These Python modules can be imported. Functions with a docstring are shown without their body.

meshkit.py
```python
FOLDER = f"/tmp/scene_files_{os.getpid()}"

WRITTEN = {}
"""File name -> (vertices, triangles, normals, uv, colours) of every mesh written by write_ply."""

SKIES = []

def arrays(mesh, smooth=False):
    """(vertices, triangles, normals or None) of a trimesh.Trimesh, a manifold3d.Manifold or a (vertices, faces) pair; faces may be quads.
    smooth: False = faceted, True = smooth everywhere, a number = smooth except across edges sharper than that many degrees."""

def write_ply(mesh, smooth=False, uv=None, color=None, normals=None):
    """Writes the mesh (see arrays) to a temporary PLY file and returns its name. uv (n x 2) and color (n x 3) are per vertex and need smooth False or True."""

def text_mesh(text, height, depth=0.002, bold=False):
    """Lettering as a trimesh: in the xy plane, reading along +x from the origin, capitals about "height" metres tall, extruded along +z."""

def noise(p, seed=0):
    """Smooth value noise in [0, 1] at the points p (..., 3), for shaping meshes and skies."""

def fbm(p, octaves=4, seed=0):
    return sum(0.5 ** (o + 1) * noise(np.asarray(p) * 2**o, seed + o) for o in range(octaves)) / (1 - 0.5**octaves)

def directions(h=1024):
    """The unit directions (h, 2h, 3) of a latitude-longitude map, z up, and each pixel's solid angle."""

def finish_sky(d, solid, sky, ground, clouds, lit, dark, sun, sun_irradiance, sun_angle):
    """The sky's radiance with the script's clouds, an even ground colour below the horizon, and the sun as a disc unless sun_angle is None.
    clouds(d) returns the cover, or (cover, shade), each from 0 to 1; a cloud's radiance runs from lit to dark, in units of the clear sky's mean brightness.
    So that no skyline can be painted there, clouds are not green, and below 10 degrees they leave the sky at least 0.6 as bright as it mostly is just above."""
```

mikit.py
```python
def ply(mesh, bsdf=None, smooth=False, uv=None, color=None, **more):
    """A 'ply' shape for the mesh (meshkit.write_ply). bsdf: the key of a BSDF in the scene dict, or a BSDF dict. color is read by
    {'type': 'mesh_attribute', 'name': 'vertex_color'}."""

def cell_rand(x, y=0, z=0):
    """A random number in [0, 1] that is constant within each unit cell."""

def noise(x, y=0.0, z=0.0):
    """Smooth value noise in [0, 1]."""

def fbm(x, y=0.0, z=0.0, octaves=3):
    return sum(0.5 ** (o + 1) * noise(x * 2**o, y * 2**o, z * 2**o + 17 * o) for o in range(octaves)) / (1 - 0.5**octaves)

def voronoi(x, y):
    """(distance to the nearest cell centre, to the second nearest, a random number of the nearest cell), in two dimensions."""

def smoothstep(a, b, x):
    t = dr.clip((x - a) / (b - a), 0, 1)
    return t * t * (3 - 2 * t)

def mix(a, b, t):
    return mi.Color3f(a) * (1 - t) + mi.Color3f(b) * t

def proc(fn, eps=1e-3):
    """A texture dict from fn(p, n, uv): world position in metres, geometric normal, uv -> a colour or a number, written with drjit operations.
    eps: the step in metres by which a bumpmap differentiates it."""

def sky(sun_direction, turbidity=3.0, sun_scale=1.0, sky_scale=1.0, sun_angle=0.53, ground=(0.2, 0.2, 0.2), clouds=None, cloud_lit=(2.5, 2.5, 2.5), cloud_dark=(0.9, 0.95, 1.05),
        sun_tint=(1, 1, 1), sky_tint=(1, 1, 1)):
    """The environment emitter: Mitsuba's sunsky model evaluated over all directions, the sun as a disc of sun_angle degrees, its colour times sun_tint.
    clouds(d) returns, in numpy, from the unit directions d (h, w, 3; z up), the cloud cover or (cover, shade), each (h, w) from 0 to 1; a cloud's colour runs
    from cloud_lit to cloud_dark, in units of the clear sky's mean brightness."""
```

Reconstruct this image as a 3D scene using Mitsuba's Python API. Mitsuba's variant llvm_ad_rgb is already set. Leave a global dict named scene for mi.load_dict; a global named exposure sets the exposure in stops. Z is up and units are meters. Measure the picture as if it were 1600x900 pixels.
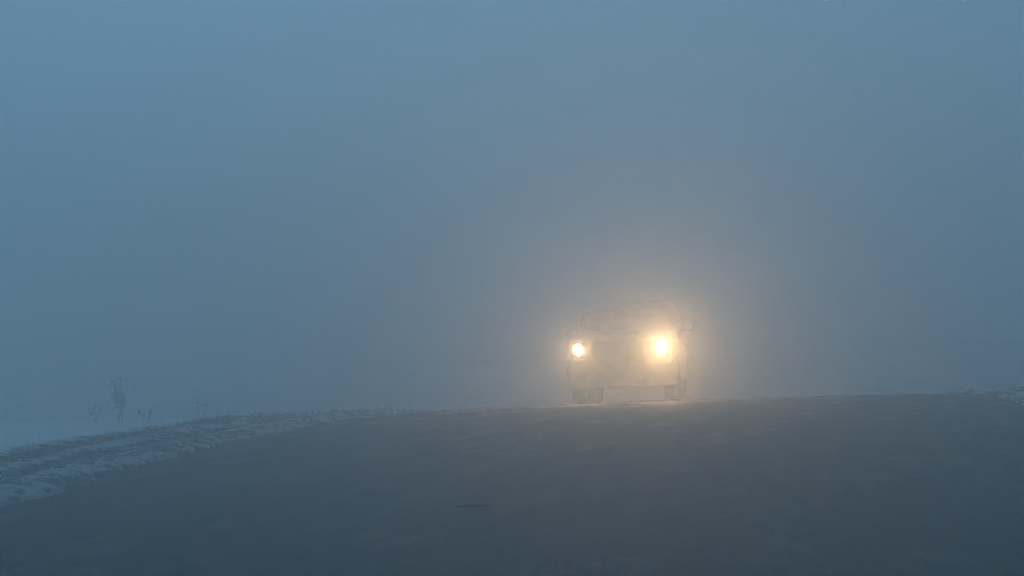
import math, random
import numpy as np
import trimesh
import manifold3d as m3
import drjit as dr
import mitsuba as mi
import mikit, meshkit
from mikit import proc, noise, fbm, smoothstep, mix

rng = np.random.default_rng(7)
random.seed(7)
T = mi.ScalarTransform4f
scene, labels = {}, {}

# ------------------------------------------------------------------ camera
W = 1600.0
FOCAL = 2574.0                       # pixels of the 1600 wide photograph
EYE = 1.40                           # a person's height inside a car
YAW, PITCH, ROLL = math.atan(400 / FOCAL), math.radians(0.30), math.radians(2.7)
fwd = np.array([-math.sin(YAW) * math.cos(PITCH), math.cos(YAW) * math.cos(PITCH), math.sin(PITCH)])
right = np.array([math.cos(YAW), math.sin(YAW), 0.0])
up0 = np.cross(right, fwd)
up = up0 * math.cos(ROLL) + right * math.sin(ROLL)
cam_o = np.array([0.0, 0.0, EYE])
FOG = 0.068
scene['fog_air'] = {'type': 'homogeneous', 'albedo': {'type': 'rgb', 'value': [0.95, 0.95, 0.95]}, 'sigma_t': FOG,
                    'phase': {'type': 'blendphase', 'weight': 0.06, 'wide': {'type': 'hg', 'g': 0.80}, 'aureole': {'type': 'hg', 'g': 0.985}}}
scene['camera'] = {
    'type': 'perspective', 'fov': math.degrees(2 * math.atan(W / 2 / FOCAL)), 'fov_axis': 'x',
    'near_clip': 0.05, 'far_clip': 2000.0,
    'to_world': T().look_at(origin=cam_o.tolist(), target=(cam_o + fwd).tolist(), up=up.tolist()),
    'medium': {'type': 'ref', 'id': 'fog_air'}}

# ------------------------------------------------------------------ sky (overcast winter dusk, a little paler where the day goes down)
GLOW = np.array([-0.24, 0.93, 0.26]); GLOW /= np.linalg.norm(GLOW)


def overcast(d):
    c = np.clip(d @ GLOW, -1, 1)
    n = meshkit.fbm(d * 2.2 + 3.1, 3, 5)
    return np.ones(d.shape[:-1]), np.clip(np.degrees(np.arccos(c)) / 75 - 0.05 + 0.25 * (n - 0.5), 0, 1)


scene['sky'] = mikit.sky([0.25, -0.95, 0.10], turbidity=3, sun_scale=0.004, sky_scale=0.2, sun_angle=30, ground=(0.35, 0.37, 0.4),
                         clouds=overcast, cloud_lit=(2.05, 4.25, 6.3), cloud_dark=(1.00, 2.17, 3.3))
scene['sky']['sampling_weight'] = 0.4      # the fog is lit mostly by the lamps where it is hardest to sample
exposure = 3.5

# ------------------------------------------------------------------ materials
XL, XR = -5.93, 2.98                 # road edges


def asphalt_fn(p, n, uv):
    grain = noise(p.x * 90, p.y * 90)
    fine = noise(p.x * 260, p.y * 260, 3)
    worn = fbm(p.x * 1.7, p.y * 0.55, 2.0, 4)
    col = mix((0.020, 0.021, 0.023), (0.052, 0.053, 0.055), 0.55 * grain + 0.45 * fine)
    col = col * (0.75 + 0.5 * worn)
    frost_veil = smoothstep(0.56, 0.74, fbm(p.x * 2.6 + 9, p.y * 1.1, 5.0, 5) + 0.16 * (grain - 0.5))
    col = mix(col, (0.15, 0.155, 0.16), 0.22 * frost_veil)
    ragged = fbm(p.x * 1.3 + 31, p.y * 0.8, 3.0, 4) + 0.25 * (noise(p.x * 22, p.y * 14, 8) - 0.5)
    haze_fade = smoothstep(0.50, 0.56, ragged - 0.40 + 0.05 * dr.clip(p.y - 19.0, 0, 12))  # ragged paling towards the crest: distance haze put into the road colour
    return mix(col, (0.40, 0.41, 0.42), 0.55 * haze_fade)


def asphalt_bump(p, n, uv):
    return 0.004 * noise(p.x * 90, p.y * 90) + 0.003 * noise(p.x * 45, p.y * 45, 4)


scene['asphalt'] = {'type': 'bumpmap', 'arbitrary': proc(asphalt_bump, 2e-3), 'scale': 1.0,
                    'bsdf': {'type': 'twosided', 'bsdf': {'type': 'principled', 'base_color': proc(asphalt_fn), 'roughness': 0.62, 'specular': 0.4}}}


def ground_fn(p, n, uv):
    """snow, with road dirt thrown onto the verge and dead grass and gravel between the ploughed strips"""
    dl, dr_ = XL - p.x, p.x - XR
    dl = dl - 0.15 * dr.clip((p.y - 14) / 6, 0, 1) - 0.8 * dr.clip((p.y - 20) / 6, 0, 1) ** 1.5
    d = dr.maximum(dl, 0.5 * dr_)
    wob = 0.30 * (fbm(p.y * 0.55, p.x * 0.6, 1.0, 3) - 0.5)
    d = d + wob
    g = noise(p.x * 38, p.y * 38)
    m = fbm(p.x * 3.2, p.y * 1.3, 7.0, 4)
    f = fbm(p.x * 11, p.y * 11, 2.0, 3)
    clean = mix((0.82, 0.84, 0.86), (0.88, 0.89, 0.90), f)
    dirty = mix((0.32, 0.33, 0.335), (0.50, 0.51, 0.52), dr.clip(f * 1.2 - 0.1 + 0.3 * (g - 0.5), 0, 1))
    soil = mix((0.045, 0.043, 0.040), (0.11, 0.10, 0.09), f * 0.6 + g * 0.4)
    rim = smoothstep(0.34, 0.52, m + 0.25 * (f - 0.5))                     # patchy ploughed snow along the edge
    edge_band = 1 - smoothstep(0.50, 0.72, d + 0.25 * (f - 0.5))
    streak = smoothstep(1.02, 1.10, d + 0.1 * (f - 0.5)) * (1 - smoothstep(1.20, 1.32, d + 0.1 * (f - 0.5)))
    snow_in = dr.clip(edge_band * (0.35 + 0.65 * rim) + streak * (0.4 + 0.6 * rim), 0, 1)
    verge = mix(soil, dirty, dr.clip(snow_in + 0.25 * smoothstep(0.55, 0.7, f), 0, 1))
    out = dr.maximum(smoothstep(1.85, 2.25, d + 0.5 * (f - 0.5)), smoothstep(36.0, 36.6, p.y + 1.5 * (f - 0.5)))
    spots = smoothstep(0.60, 0.72, f * 0.6 + m * 0.4) * (1 - smoothstep(2.2, 4.5, d))
    return mix(verge, mix(clean, dirty, 0.35 * spots), out)


scene['snowy_ground'] = {'type': 'twosided', 'bsdf': {'type': 'principled', 'base_color': proc(ground_fn), 'roughness': 0.9, 'specular': 0.2}}


def plain(name, color, rough=0.5, **more):
    scene[name] = {'type': 'twosided', 'bsdf': {'type': 'principled', 'base_color': {'type': 'rgb', 'value': list(color)}, 'roughness': rough, **more}}


scene['snow_lump'] = {'type': 'twosided', 'bsdf': {'type': 'principled', 'roughness': 0.9, 'specular': 0.2,
                      'base_color': proc(lambda p, n, uv: mix((0.20, 0.21, 0.215), (0.47, 0.48, 0.49), fbm(p.x * 9, p.y * 9, p.z * 9, 3)))}}
scene['dead_grass'] = {'type': 'twosided', 'bsdf': {'type': 'principled', 'roughness': 0.85,
                       'base_color': proc(lambda p, n, uv: mix((0.07, 0.055, 0.035), (0.20, 0.165, 0.11), noise(p.x * 60, p.y * 60, p.z * 8)))}}
scene['bark'] = {'type': 'twosided', 'bsdf': {'type': 'principled', 'roughness': 0.9,
                 'base_color': proc(lambda p, n, uv: mix((0.010, 0.008, 0.006), (0.028, 0.022, 0.016), noise(p.x * 150, p.y * 150, p.z * 50)))}}
scene['weed_stem'] = {'type': 'twosided', 'bsdf': {'type': 'principled', 'roughness': 0.85,
                      'base_color': proc(lambda p, n, uv: mix((0.18, 0.17, 0.16), (0.46, 0.46, 0.47), noise(p.x * 90, p.y * 90, p.z * 25)))}}


def paint_fn(p, n, uv):
    salt = fbm(p.x * 7, p.y * 7, p.z * 7, 4)
    speck = noise(p.x * 70, p.y * 70, p.z * 70)
    return mix((0.82, 0.83, 0.84), (0.76, 0.76, 0.75), smoothstep(0.42, 0.70, salt + 0.2 * (speck - 0.5)))


scene['car_paint'] = {'type': 'twosided', 'bsdf': {'type': 'principled', 'base_color': proc(paint_fn), 'roughness': 0.38, 'specular': 0.5, 'clearcoat': 0.35, 'clearcoat_gloss': 0.8}}
plain('grey_plastic', (0.79, 0.80, 0.81), 0.7)      # whitened so the trim sinks into the fog
plain('fog_pale_rubber', (0.66, 0.67, 0.68), 0.95)    # tyre colour paled to match the fog around it
plain('rubber', (0.022, 0.022, 0.023), 0.85)
plain('grey_metal', (0.66, 0.67, 0.68), 0.5, metallic=0.2)
plain('chrome', (0.75, 0.75, 0.76), 0.15, metallic=1.0)
plain('plate_white', (0.80, 0.80, 0.79), 0.5)
plain('clear_lens', (0.80, 0.80, 0.79), 0.3)
plain('seat_cloth', (0.42, 0.42, 0.42), 0.9)
plain('red_lens', (0.35, 0.02, 0.02), 0.2)
plain('lamp_glass', (0.9, 0.9, 0.88), 0.2)
scene['fog_pale_glass'] = {'type': 'blendbsdf', 'weight': proc(lambda p, n, uv: 0.93 + 0.05 * smoothstep(0.35, 0.65, fbm(p.x * 9, p.y * 9, p.z * 9, 4))),
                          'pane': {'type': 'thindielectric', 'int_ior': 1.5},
                          'frost_veil': {'type': 'twosided', 'bsdf': {'type': 'diffuse', 'reflectance': {'type': 'rgb', 'value': [0.84, 0.85, 0.86]}}}}   # white coat added so the panes vanish in the fog


# ------------------------------------------------------------------ helpers
def struct(key, mesh, bsdf, smooth=False, kind='structure', label=None, category=None):
    scene[key] = mikit.ply(mesh, bsdf, smooth=smooth)
    labels[key] = {'kind': kind}
    if label:
        labels[key]['label'] = label
    if category:
        labels[key]['category'] = category


def road_z(y):
    """the road is level past the camera, rolls over a crest 28 m ahead and runs down the far side into a hollow"""
    y = np.asarray(y, float)
    k, y0, y1, y2, y3 = 0.00471 / 2.25, 12.0, 31.5, 60.0, 90.0
    s = 2 * k * (y1 - y0)
    z = np.where(y > y0, -k * (np.minimum(y, y1) - y0) ** 2, 0.0)
    z = z - s * np.clip(y - y1, 0, y2 - y1)
    t = np.clip((y - y2) / (y3 - y2), 0, 1)
    return z - s * (y3 - y2) * (t - t * t / 2)


def sheet(xs, ys, z):
    X, Y = np.meshgrid(xs, ys)
    Z = z(X, Y)
    v = np.stack([X, Y, Z], -1).reshape(-1, 3)
    nx, ny = len(xs), len(ys)
    i = (np.arange(ny - 1)[:, None] * nx + np.arange(nx - 1)[None]).ravel()
    q = np.stack([i, i + 1, i + nx + 1, i + nx], 1)
    return v, np.vstack([q[:, [0, 1, 2]], q[:, [0, 2, 3]]])


def edge_wob(y, s):
    y = np.asarray(y, float)
    p = np.stack([y * 0.55, y * 0 + s, y * 0], -1)
    q = np.stack([y * 2.6, y * 0 + s, y * 0], -1)
    flare = -0.15 * np.clip((y - 14) / 6, 0, 1) - 0.8 * np.clip((y - 20) / 6, 0, 1) ** 1.5 if s < 5 else 0.0   # the left edge widens towards the crest
    return flare + 0.34 * (meshkit.fbm(p, 3, 11) - 0.5) + 0.13 * (meshkit.fbm(q, 3, 23) - 0.5)


# ------------------------------------------------------------------ road
ys_road = np.unique(np.concatenate([np.linspace(-140, 5, 60), np.arange(5, 38, 0.12)]))
us = np.linspace(0, 1, 60)


def build_road():
    L, R = XL + edge_wob(ys_road, 2.0), XR + edge_wob(ys_road, 9.0)
    X = L[:, None] + (R - L)[:, None] * us[None]
    Y = np.repeat(ys_road[:, None], len(us), 1)
    bump = meshkit.fbm(np.stack([X * 0.6, Y * 0.35, X * 0], -1), 3, 3) - 0.5
    camber = 0.05 * (1 - ((us - 0.5) / 0.5) ** 2)[None]
    Z = road_z(Y) + 0.020 * bump + camber
    Z[:, 0] -= 0.06
    Z[:, -1] -= 0.06
    v = np.stack([X, Y, Z], -1).reshape(-1, 3)
    nx, ny = len(us), len(ys_road)
    i = (np.arange(ny - 1)[:, None] * nx + np.arange(nx - 1)[None]).ravel()
    q = np.stack([i, i + 1, i + nx + 1, i + nx], 1)
    return v, np.vstack([q[:, [0, 1, 2]], q[:, [0, 2, 3]]])


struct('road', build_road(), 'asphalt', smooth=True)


# ------------------------------------------------------------------ snowy ground with the ploughed verge
def ground_z(X, Y):
    eL, eR = XL + edge_wob(Y, 2.0), XR + edge_wob(Y, 9.0)
    dl, d_r = eL - X, X - eR
    d = np.maximum(dl, d_r)
    left = dl > d_r
    P = np.stack([X, Y, X * 0], -1)
    n1 = meshkit.fbm(P * [0.9, 0.6, 1], 3, 31)
    n2 = meshkit.fbm(P * [4.0, 3.2, 1], 3, 37)
    n3 = meshkit.fbm(P * [13.0, 13.0, 1], 2, 41)
    rise = np.clip(d / 0.12, 0, 1)
    rim = np.exp(-((d - 0.32) / 0.22) ** 2) * (0.035 + 0.06 * n1) * np.where(left, 1.0, 0.15)
    second = np.exp(-((d - 1.22) / 0.16) ** 2) * (0.02 + 0.09 * n1)
    bank = np.clip((d - 1.4) / 0.9, 0, 1)
    bank = bank * bank * (3 - 2 * bank) * np.where(left, 0.07, 0.02)
    far = np.clip((d - 6) / 40, 0, 1) * 1.6 * (n1 - 0.35)
    rough = np.clip(1.6 - np.abs(d - 0.9), 0.15, 1)
    rise = rise * np.clip((40 - Y) / 6, 0, 1)
    z = road_z(Y) + rise * (0.012 + rim + second + 0.006 * (n2 - 0.45) * rough + 0.004 * (n3 - 0.5) * rough) + bank * (0.7 + 0.6 * n1) + far
    drift = np.clip((Y - 36.0) / 1.5, 0, 1) * 0.13 * (0.7 + 0.6 * n1)      # past the crest the road is drifted over with snow
    return np.where(d <= 0, road_z(Y) - 0.10 + drift, z)


xs = np.unique(np.concatenate([np.linspace(-140, -14, 40), np.linspace(-14, -8.2, 50), np.arange(-8.2, -5.3, 0.035), np.linspace(-5.2, 2.1, 8),
                               np.arange(2.15, 5.0, 0.05), np.linspace(5.1, 14, 40), np.linspace(15, 140, 40)]))
ys = np.unique(np.concatenate([np.linspace(-140, 6, 50), np.arange(6, 21, 0.06), np.arange(21, 40, 0.11), np.linspace(40, 140, 70)]))
struct('ground', sheet(xs, ys, ground_z), 'snowy_ground', smooth=True)


def gz(x, y):
    return float(ground_z(np.array([[float(x)]]), np.array([[float(y)]]))[0, 0])


# lumps of ploughed snow along the verge: nobody could count them
def build_lumps():
    base = trimesh.creation.icosphere(subdivisions=1)
    vs, fs, at = [], [], 0
    n = 700
    yy = 6 + 30 * rng.random(n) ** 1.3
    side = rng.random(n) < 0.78
    dd = np.where(rng.random(n) < 0.75, np.abs(rng.normal(0.22, 0.22, n)) + 0.02, rng.normal(1.2, 0.2, n))
    eL, eR = XL + edge_wob(yy, 2.0), XR + edge_wob(yy, 9.0)
    xx = np.where(side, eL - dd, eR + dd)
    zz = ground_z(xx[None], yy[None])[0]
    for k in range(n):
        r = 0.010 + 0.035 * rng.random() ** 3
        v = base.vertices * (1 + 0.28 * (rng.random((len(base.vertices), 1)) - 0.5)) * r * np.array([1 + rng.random(), 1 + rng.random(), 0.8])
        a = rng.random() * 6.28
        c, s = math.cos(a), math.sin(a)
        v = v @ np.array([[c, -s, 0], [s, c, 0], [0, 0, 1]]).T + [xx[k], yy[k], zz[k] + 0.25 * r]
        vs.append(v); fs.append(base.faces + at); at += len(v)
    return np.vstack(vs), np.vstack(fs)


struct('snow_lumps', build_lumps(), 'snow_lump', kind='stuff', label='small lumps of dirty ploughed snow scattered along both road edges', category='snow')


def build_grass():
    """short dead grass poking out of the verge"""
    vs, fs, at = [], [], 0
    n = 2200
    yy = 6 + 30 * rng.random(n) ** 1.2
    side = rng.random(n) < 0.75
    dd = np.where(rng.random(n) < 0.7, rng.normal(1.65, 0.22, n), rng.normal(0.88, 0.12, n))
    eL, eR = XL + edge_wob(yy, 2.0), XR + edge_wob(yy, 9.0)
    xx = np.where(side, eL - dd, eR + dd)
    keep = meshkit.fbm(np.stack([xx * 1.1, yy * 0.7, xx * 0], -1), 3, 51) > 0.47
    xx, yy = xx[keep], yy[keep]
    zz = ground_z(xx[None], yy[None])[0]
    for x, y, z in zip(xx, yy, zz):
        h = 0.04 + 0.12 * rng.random() ** 2
        a, l = rng.random() * 6.28, rng.normal(0, 0.5, 2) * h
        w = 0.0022
        c, s = math.cos(a) * w, math.sin(a) * w
        p = np.array([[x - c, y - s, z - 0.01], [x + c, y + s, z - 0.01], [x + 0.4 * l[0] + c * .7, y + 0.4 * l[1] + s * .7, z + 0.6 * h],
                      [x + 0.4 * l[0] - c * .7, y + 0.4 * l[1] - s * .7, z + 0.6 * h], [x + l[0], y + l[1], z + h]])
        vs.append(p); fs.append(np.array([[0, 1, 2], [0, 2, 3], [3, 2, 4]]) + at); at += 5
    return np.vstack(vs), np.vstack(fs)


struct('dead_grass_tufts', build_grass(), 'dead_grass', kind='stuff', label='short brown dead grass poking through the snow of the road verge', category='grass')


# ------------------------------------------------------------------ dry weeds standing in the snow field
def tube(points, radii, sides=5):
    p = np.asarray(points, float)
    t = np.gradient(p, axis=0)
    t /= np.linalg.norm(t, axis=1, keepdims=True) + 1e-12
    ref = np.array([0.31, 0.95, 0.05])
    a = np.cross(t, ref); a /= np.linalg.norm(a, axis=1, keepdims=True) + 1e-12
    b = np.cross(t, a)
    ang = np.arange(sides) * 2 * np.pi / sides
    v = p[:, None] + np.asarray(radii)[:, None, None] * (np.cos(ang)[None, :, None] * a[:, None] + np.sin(ang)[None, :, None] * b[:, None])
    n = len(p)
    i, j = np.meshgrid(np.arange(n - 1), np.arange(sides), indexing='ij')
    q = np.stack([i * sides + j, i * sides + (j + 1) % sides, (i + 1) * sides + (j + 1) % sides, (i + 1) * sides + j], -1).reshape(-1, 4)
    f = np.vstack([q[:, [0, 1, 2]], q[:, [0, 2, 3]]])
    cap = np.array([[(n - 1) * sides, (n - 1) * sides + k, (n - 1) * sides + k + 1] for k in range(1, sides - 1)])
    return v.reshape(-1, 3), np.vstack([f, cap])


def join(parts):
    vs, fs, at = [], [], 0
    for v, f in parts:
        vs.append(v); fs.append(f + at); at += len(v)
    return np.vstack(vs), np.vstack(fs)


def weed(key, x, y, h, stems, spread, bushy, label, seed):
    r = np.random.default_rng(seed)
    z = gz(x, y)
    heads, n_stem = [], 0
    for k in range(stems):
        a = r.random() * 6.28
        lean = spread * (0.25 + 0.75 * r.random())
        hh = h * (0.6 + 0.4 * r.random())
        t = np.linspace(0, 1, 7)
        base = np.array([x + 0.05 * math.cos(a), y + 0.05 * math.sin(a), z - 0.03])
        bend = r.normal(0, 0.03, 2)
        pts = base + np.stack([lean * math.cos(a) * t ** 1.4 + bend[0] * np.sin(3 * t), lean * math.sin(a) * t ** 1.4 + bend[1] * np.sin(3 * t), (hh + 0.03) * t], 1)
        bits = [tube(pts, np.linspace(0.0045, 0.0016, 7))]
        for q in range(int(bushy)):
            u = 0.40 + 0.58 * r.random()
            o = np.array([np.interp(u, t, pts[:, c]) for c in range(3)])
            b = r.random() * 6.28
            l = h * (0.10 + 0.16 * r.random()) * (1.15 - 0.6 * u)
            tt = np.linspace(0, 1, 4)
            tw = o + np.stack([l * math.cos(b) * tt, l * math.sin(b) * tt, l * (0.5 * tt + 0.6 * tt ** 2)], 1)
            bits.append(tube(tw, np.linspace(0.0026, 0.0012, 4), 4))
            for e in range(5):
                c = tw[-1] * (0.5 + 0.12 * e) + tw[1] * (0.5 - 0.12 * e) + r.normal(0, 0.008, 3)
                s = trimesh.creation.icosphere(subdivisions=0)
                heads.append((s.vertices * (0.004 + 0.004 * r.random()) * np.array([1, 1, 1.5]) + c, np.array(s.faces)))
        pk = f'{key}__stem' + (f'_{n_stem:03d}' if n_stem else '')
        scene[pk] = mikit.ply(join(bits), 'weed_stem', smooth=True)
        n_stem += 1
    scene[f'{key}__seed_heads'] = mikit.ply(join(heads), 'weed_stem')
    labels[f'{key}__seed_heads'] = {'kind': 'stuff'}
    labels[key] = {'label': label, 'category': 'weed', 'group': 'dry weeds in the snow field'}


weed('dry_weed', -9.66, 23.5, 0.64, 6, 0.07, 14, 'tallest dry weed, bushy on top, standing in the snow field left of the road', 1)
weed('dry_weed_001', -10.2, 23.8, 0.30, 4, 0.14, 5, 'low leaning dry weed just left of the tallest bushy one', 2)
weed('dry_weed_002', -9.15, 23.2, 0.24, 4, 0.18, 5, 'low spreading dry weed just right of the tallest bushy one', 3)
weed('dry_weed_003', -9.3, 26.0, 0.26, 3, 0.14, 4, 'faint sparse dry weed farthest to the right in the snow field, nearest the lights', 4)

# ------------------------------------------------------------------ twig on the road
tw = []
tx, ty = -1.95, 10.5
pts = np.array([[-0.115, 0.012, 0], [-0.07, 0.002, 0.004], [-0.01, -0.008, 0.003], [0.05, -0.004, 0.006], [0.10, 0.012, 0.002]])
tw.append(tube(pts + [0, 0, 0.0], [0.004, 0.007, 0.008, 0.007, 0.003], 6))
tw.append(tube(np.array([[-0.01, -0.008, 0.003], [0.02, -0.02, 0.008], [0.045, -0.026, 0.006]]), [0.005, 0.004, 0.002], 5))
tv, tf = join(tw)
u_mid = (tx - XL) / (XR - XL)
tv = tv + [tx, ty, float(road_z(ty)) + 0.05 * (1 - ((u_mid - 0.5) / 0.5) ** 2) + 0.006]
scene['twig'] = mikit.ply((tv, tf), 'bark', smooth=True)
labels['twig'] = {'label': 'short thin dark twig lying alone on the grey road surface in the foreground', 'category': 'twig'}

# ------------------------------------------------------------------ the oncoming car (built facing -y, front bumper at y = 0, wheels on z = 0)
CAR = 'oncoming_car'
CAR_X, CAR_Y, CAR_SIZE = -2.50, 27.4, 1.06


def ball(c, r):
    return m3.Manifold.sphere(r, 16).translate([float(v) for v in c])


def hull(points, r):
    return m3.Manifold.batch_hull([ball(p, r) for p in points])


def box(x0, x1, y0, y1, z0, z1):
    return m3.Manifold.cube([x1 - x0, y1 - y0, z1 - z0]).translate([x0, y0, z0])


def cyl_x(x0, x1, y, z, r, n=40):
    return m3.Manifold.cylinder(x1 - x0, r, r, n).rotate([0, 90, 0]).translate([x0, y, z])


def cyl_y(x, y0, y1, z, r0, r1, n=40):          # axis along y
    return m3.Manifold.cylinder(y1 - y0, r0, r1, n).rotate([-90, 0, 0]).translate([x, y0, z])


def sym(pts):
    return [(s * x, y, z) for x, y, z in pts for s in (-1, 1)]


H = 0.83
low = hull(sym([(H - .06, 0.14, 0.52), (H - .02, 0.75, 0.48), (H, 2.0, 0.42), (H, 3.4, 0.42), (H - .03, 4.02, 0.50),
                (H - .06, 0.14, 0.98), (H - .02, 1.15, 1.07), (H, 2.0, 1.08), (H, 3.4, 1.08), (H - .03, 4.02, 1.06)]), 0.05)
cab_pts = sym([(H - .05, 1.12, 1.08), (H - .05, 4.0, 1.08), (H - .17, 1.72, 1.66), (H - .16, 3.0, 1.69), (H - .17, 3.86, 1.65)])
cabin = hull(cab_pts, 0.05)
inner = hull([(x * 0.965, 1.12 + (y - 1.12) * 0.985 + 0.02, z - 0.025) for x, y, z in cab_pts], 0.02)
shell = low + cabin
hollow = inner + hull(sym([(H - .10, 1.35, 0.55), (H - .10, 3.9, 0.55), (H - .10, 1.35, 1.0), (H - .10, 3.9, 1.0)]), 0.03)
body = shell - hollow
for yy in (0.80, 3.22):
    for s in (-1, 1):
        body = body - cyl_x(min(s * 0.60, s * 1.0), max(s * 0.60, s * 1.0), yy, 0.34, 0.40)
# windscreen, rear and side windows cut through the shell
wind_cut = hull(sym([(0.66, 1.06, 1.20), (0.56, 1.52, 1.64), (0.66, 1.56, 1.20), (0.56, 1.74, 1.60)]), 0.02)
rear_cut = hull(sym([(0.62, 3.82, 1.22), (0.55, 3.80, 1.58), (0.62, 4.3, 1.22), (0.55, 4.2, 1.58)]), 0.02)
sf = [(0, 1.46, 1.16), (0, 1.82, 1.58), (0, 2.36, 1.16), (0, 2.36, 1.60)]
sr = [(0, 2.50, 1.16), (0, 2.50, 1.60), (0, 3.45, 1.16), (0, 3.35, 1.60)]


def side_cut(pts, s):
    return hull([(s * x, y, z) for _, y, z in pts for x in (0.56, 0.95)], 0.02)


cuts = {('side_window', s, n): side_cut(p, s) for s in (-1, 1) for n, p in (('f', sf), ('r', sr))}
for c in [wind_cut, rear_cut, *cuts.values()]:
    body = body - c
skin = shell - hull([(x * 0.975, y + (0.012 if y < 2.5 else -0.012), z - 0.012) for x, y, z in cab_pts], 0.044)
# grille opening and lamp bowls in the nose
LX, LZ, LR = 0.655, 0.86, 0.092
body = body - box(-0.46, 0.46, -0.1, 0.16, 0.74, 0.97)
for s in (-1, 1):
    body = body - cyl_y(s * LX, -0.1, 0.17, LZ, LR + 0.018, LR + 0.018)
# doors and bonnet lifted out of the shell
gap = 0.004


def take(name_box):
    global body
    a = body ^ name_box(0.0)
    body = body - name_box(gap)
    return a


doors = []
for s in (-1, 1):
    for y0, y1 in ((1.30, 2.42), (2.44, 3.30)):
        doors.append((s, y0, y1, take(lambda g, s=s, y0=y0, y1=y1: box(min(s * 0.70, s * 1.0) - g * 0, max(s * 0.70, s * 1.0), y0 - g, y1 + g, 0.50 - g, 1.12 + g))))
bonnet = take(lambda g: box(-0.70 - g, 0.70 + g, 0.20 - g, 1.05 + g, 0.985, 1.20))

car_m = None


def place_car(x, y):
    y1, y2 = y + 0.80 * CAR_SIZE, y + 3.22 * CAR_SIZE
    z1, z2 = float(road_z(y1)) + 0.04, float(road_z(y2)) + 0.04
    tilt = math.atan2(z2 - z1, y2 - y1)
    return T().translate([x, y1, z1]).rotate([1, 0, 0], math.degrees(tilt)).scale(CAR_SIZE).translate([0, -0.80, 0])


car_m = place_car(CAR_X, CAR_Y)


def part(name, mesh, bsdf, smooth=30, label=None, **more):
    key = f'{CAR}__{name}'
    if key in scene:
        k = 1
        while f'{key}_{k:03d}' in scene:
            k += 1
        key = f'{key}_{k:03d}'
    scene[key] = mikit.ply(mesh, bsdf, smooth=smooth, to_world=car_m, **more)
    if label:
        labels[key] = {'label': label}
    return key[len(CAR) + 2:]


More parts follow.
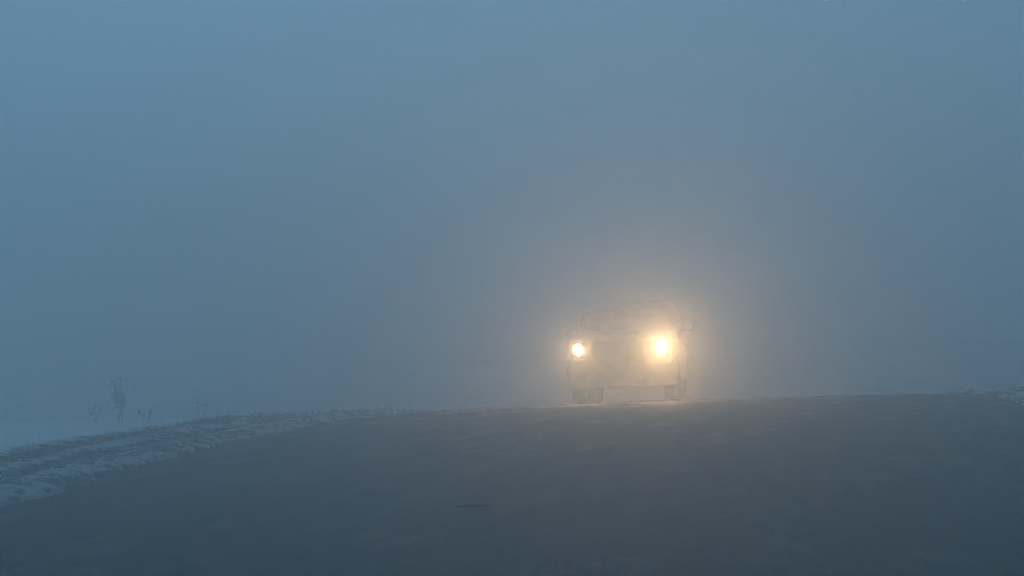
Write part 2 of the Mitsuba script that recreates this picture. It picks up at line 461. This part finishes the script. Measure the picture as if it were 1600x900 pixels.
labels[CAR] = {'label': 'pale car coming over the crest through the fog with both round headlights lit', 'category': 'car'}
part('body', body, 'car_paint')
part('bonnet', bonnet, 'car_paint')
for s, y0, y1, d in doors:
    nm = part('door', d, 'car_paint')
    xx = s * (H + 0.05)
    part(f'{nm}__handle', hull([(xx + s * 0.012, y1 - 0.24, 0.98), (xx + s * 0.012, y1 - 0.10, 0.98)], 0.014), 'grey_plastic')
part('windscreen', skin ^ wind_cut, 'fog_pale_glass', False)
part('rear_window', skin ^ rear_cut, 'fog_pale_glass', False)
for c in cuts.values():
    part('side_window', skin ^ c, 'fog_pale_glass', False)
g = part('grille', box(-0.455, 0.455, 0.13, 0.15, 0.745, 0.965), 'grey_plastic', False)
for k in range(6):
    z = 0.765 + k * 0.036
    part(f'{g}__slat', box(-0.45, 0.45, 0.095, 0.13, z, z + 0.014), 'car_paint', False)
bumper = hull(sym([(0.80, 0.125, 0.27), (0.84, 0.118, 0.58), (0.80, 0.15, 0.27), (0.80, 0.14, 0.58), (0.84, 0.32, 0.30), (0.86, 0.32, 0.58)]), 0.03) - box(-0.76, 0.76, 0.19, 0.6, 0.2, 0.7)
bumper = bumper - cyl_x(-1.2, 1.2, 0.80, 0.34, 0.42)
part('bumper', bumper, 'car_paint')
rb = hull(sym([(0.84, 4.10, 0.46), (0.84, 4.10, 0.60), (0.84, 4.00, 0.46), (0.84, 4.00, 0.60)]), 0.03)
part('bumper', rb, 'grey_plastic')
part('number_plate', box(-0.26, 0.26, 0.062, 0.074, 0.45, 0.56), 'plate_white', False)
for s in (-1, 1):
    part('indicator', hull([(s * 0.60, 0.092, 0.70), (s * 0.72, 0.092, 0.70), (s * 0.60, 0.12, 0.70), (s * 0.72, 0.12, 0.70)], 0.022), 'clear_lens')
    part('tail_light', hull([(s * 0.76, 4.06, 0.74), (s * 0.76, 4.06, 0.98)], 0.04), 'red_lens')
    mir = part('mirror', hull([(s * 0.93, 1.40, 1.17), (s * 1.06, 1.42, 1.17), (s * 0.93, 1.40, 1.27), (s * 1.06, 1.42, 1.27)], 0.025), 'car_paint')
    part(f'{mir}__arm', hull([(s * 0.83, 1.45, 1.13), (s * 0.93, 1.42, 1.17)], 0.016), 'car_paint')
    x0 = -0.10 + s * 0.28
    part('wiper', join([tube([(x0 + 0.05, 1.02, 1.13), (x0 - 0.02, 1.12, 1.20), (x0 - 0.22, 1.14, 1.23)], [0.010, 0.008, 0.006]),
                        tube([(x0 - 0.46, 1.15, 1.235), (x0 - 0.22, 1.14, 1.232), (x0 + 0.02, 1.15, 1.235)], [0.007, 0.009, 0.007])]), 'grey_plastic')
    seat = hull([(s * 0.36 + a, y, z) for a in (-.2, .2) for y, z in ((1.95, .75), (2.40, .72), (1.95, .85), (2.40, .82))], 0.05) + \
        hull([(s * 0.36 + a, y, z) for a in (-.2, .2) for y, z in ((2.42, .80), (2.62, 1.30), (2.50, .80), (2.70, 1.30))], 0.05) + \
        hull([(s * 0.36 + a, y, z) for a in (-.1, .1) for y, z in ((2.66, 1.42), (2.70, 1.50))], 0.05)
    part('seat', seat, 'seat_cloth')
part('dashboard', hull(sym([(0.66, 1.36, 0.80), (0.66, 1.36, 1.06), (0.66, 1.62, 0.85), (0.66, 1.58, 1.03)]), 0.03), 'seat_cloth')
wheel_ring = trimesh.creation.torus(0.18, 0.015, 32, 10)
wheel_ring.apply_transform(trimesh.transformations.rotation_matrix(math.radians(65), [1, 0, 0]))
wheel_ring.apply_translation([0.36, 1.74, 1.05])
part('steering_wheel', (wheel_ring.vertices, wheel_ring.faces), 'seat_cloth', True)
# wheels
prof = np.array([[0.205, -0.085], [0.30, -0.095], [0.330, -0.080], [0.340, -0.045], [0.340, 0.045], [0.330, 0.080], [0.30, 0.095], [0.205, 0.085], [0.205, -0.085]])
tyre = trimesh.creation.revolve(prof, sections=48)
tyre.apply_transform(trimesh.transformations.rotation_matrix(math.pi / 2, [0, 1, 0]))
for yy in (0.80, 3.22):
    for s in (-1, 1):
        c = np.array([s * 0.74, yy, 0.34])
        w = part('wheel', cyl_x(c[0] - 0.05, c[0] + 0.05, yy, 0.34, 0.06, 24), 'grey_metal')
        part(f'{w}__tyre', (tyre.vertices + c, tyre.faces), 'fog_pale_rubber', 35)
        rim = cyl_x(c[0] - 0.07, c[0] + 0.07, yy, 0.34, 0.208) - cyl_x(c[0] + s * 0.02 - (0.10 if s < 0 else 0), c[0] + s * 0.02 + (0.10 if s > 0 else 0), yy, 0.34, 0.185)
        for k in range(6):
            a = k * math.pi / 3
            rim = rim - cyl_x(c[0] - 0.2, c[0] + 0.2, yy + 0.115 * math.cos(a), 0.34 + 0.115 * math.sin(a), 0.034, 16)
        part(f'{w}__rim', rim, 'grey_metal')

# headlights: chrome bowl, bezel ring with an added top lip that cuts the upward light, and the lit lens; the car's right lamp (left in the picture) hangs dipped
th = np.linspace(0, 2 * np.pi, 33)[:-1]
lens_prof = np.array([[0.0, -0.020], [0.025, -0.0175], [0.045, -0.012], [0.059, -0.004], [0.064, 0.004]])
for s, dip, power in ((-1, 40.0, 80.0), (1, 2.0, 136.0)):
    lip = 0.02 if s < 0 else 0.055
    bez = cyl_y(s * LX, 0.045, 0.13, LZ, LR + 0.014, LR + 0.016) - cyl_y(s * LX, 0.0, 0.2, LZ, LR + 0.002, LR - 0.022)
    hood = (cyl_y(s * LX, lip - 0.012, 0.10, LZ, LR + 0.012, LR + 0.014) - cyl_y(s * LX, lip - 0.1, 0.2, LZ, LR - 0.004, LR - 0.004)) ^ box(s * LX - 0.2, s * LX + 0.2, -0.2, 0.2, LZ + 0.035, LZ + 0.2)
    hl = part('headlight', bez + hood, 'car_paint')
    bowl = cyl_y(s * LX, 0.116, 0.168, LZ, LR - 0.020, 0.03) - cyl_y(s * LX, 0.11, 0.162, LZ, LR - 0.024, 0.026)
    part(f'{hl}__reflector', bowl, 'chrome')
    v = [[0, lens_prof[0, 1], 0]]
    for r, y in lens_prof[1:]:
        v += [[r * math.cos(t), y, r * math.sin(t)] for t in th]
    v = np.array(v) * (0.80 if s < 0 else 1.0)
    c, q = math.cos(math.radians(dip)), math.sin(math.radians(dip))
    v = v @ np.array([[1, 0, 0], [0, c, -q], [0, q, c]]).T + [s * LX, 0.108, LZ]
    f = [[0, 1 + (k + 1) % 32, 1 + k] for k in range(32)]
    for q in range(len(lens_prof) - 2):
        o, p = 1 + 32 * q, 1 + 32 * (q + 1)
        for k in range(32):
            k2 = (k + 1) % 32
            f += [[o + k, o + k2, p + k2], [o + k, p + k2, p + k]]
    f = np.array(f)
    fn = np.cross(v[f[:, 1]] - v[f[:, 0]], v[f[:, 2]] - v[f[:, 0]])
    f = np.where((fn[:, 1] > 0)[:, None], f[:, ::-1], f)
    part(f'{hl}__lens', (v, f), 'lamp_glass', True, emitter={'type': 'area', 'radiance': {'type': 'rgb', 'value': (np.array([1.0, 0.62, 0.265]) * power).tolist()}})

# ------------------------------------------------------------------ fog
scene['haze'] = {'type': 'cube', 'to_world': T().translate([0, 0, -0.3]).scale([150, 150, 5.7]), 'bsdf': {'type': 'null'}, 'interior': {'type': 'ref', 'id': 'fog_air'}}
labels['haze'] = {'kind': 'stuff', 'label': 'thick pale blue fog filling the air over the road and field', 'category': 'fog'}
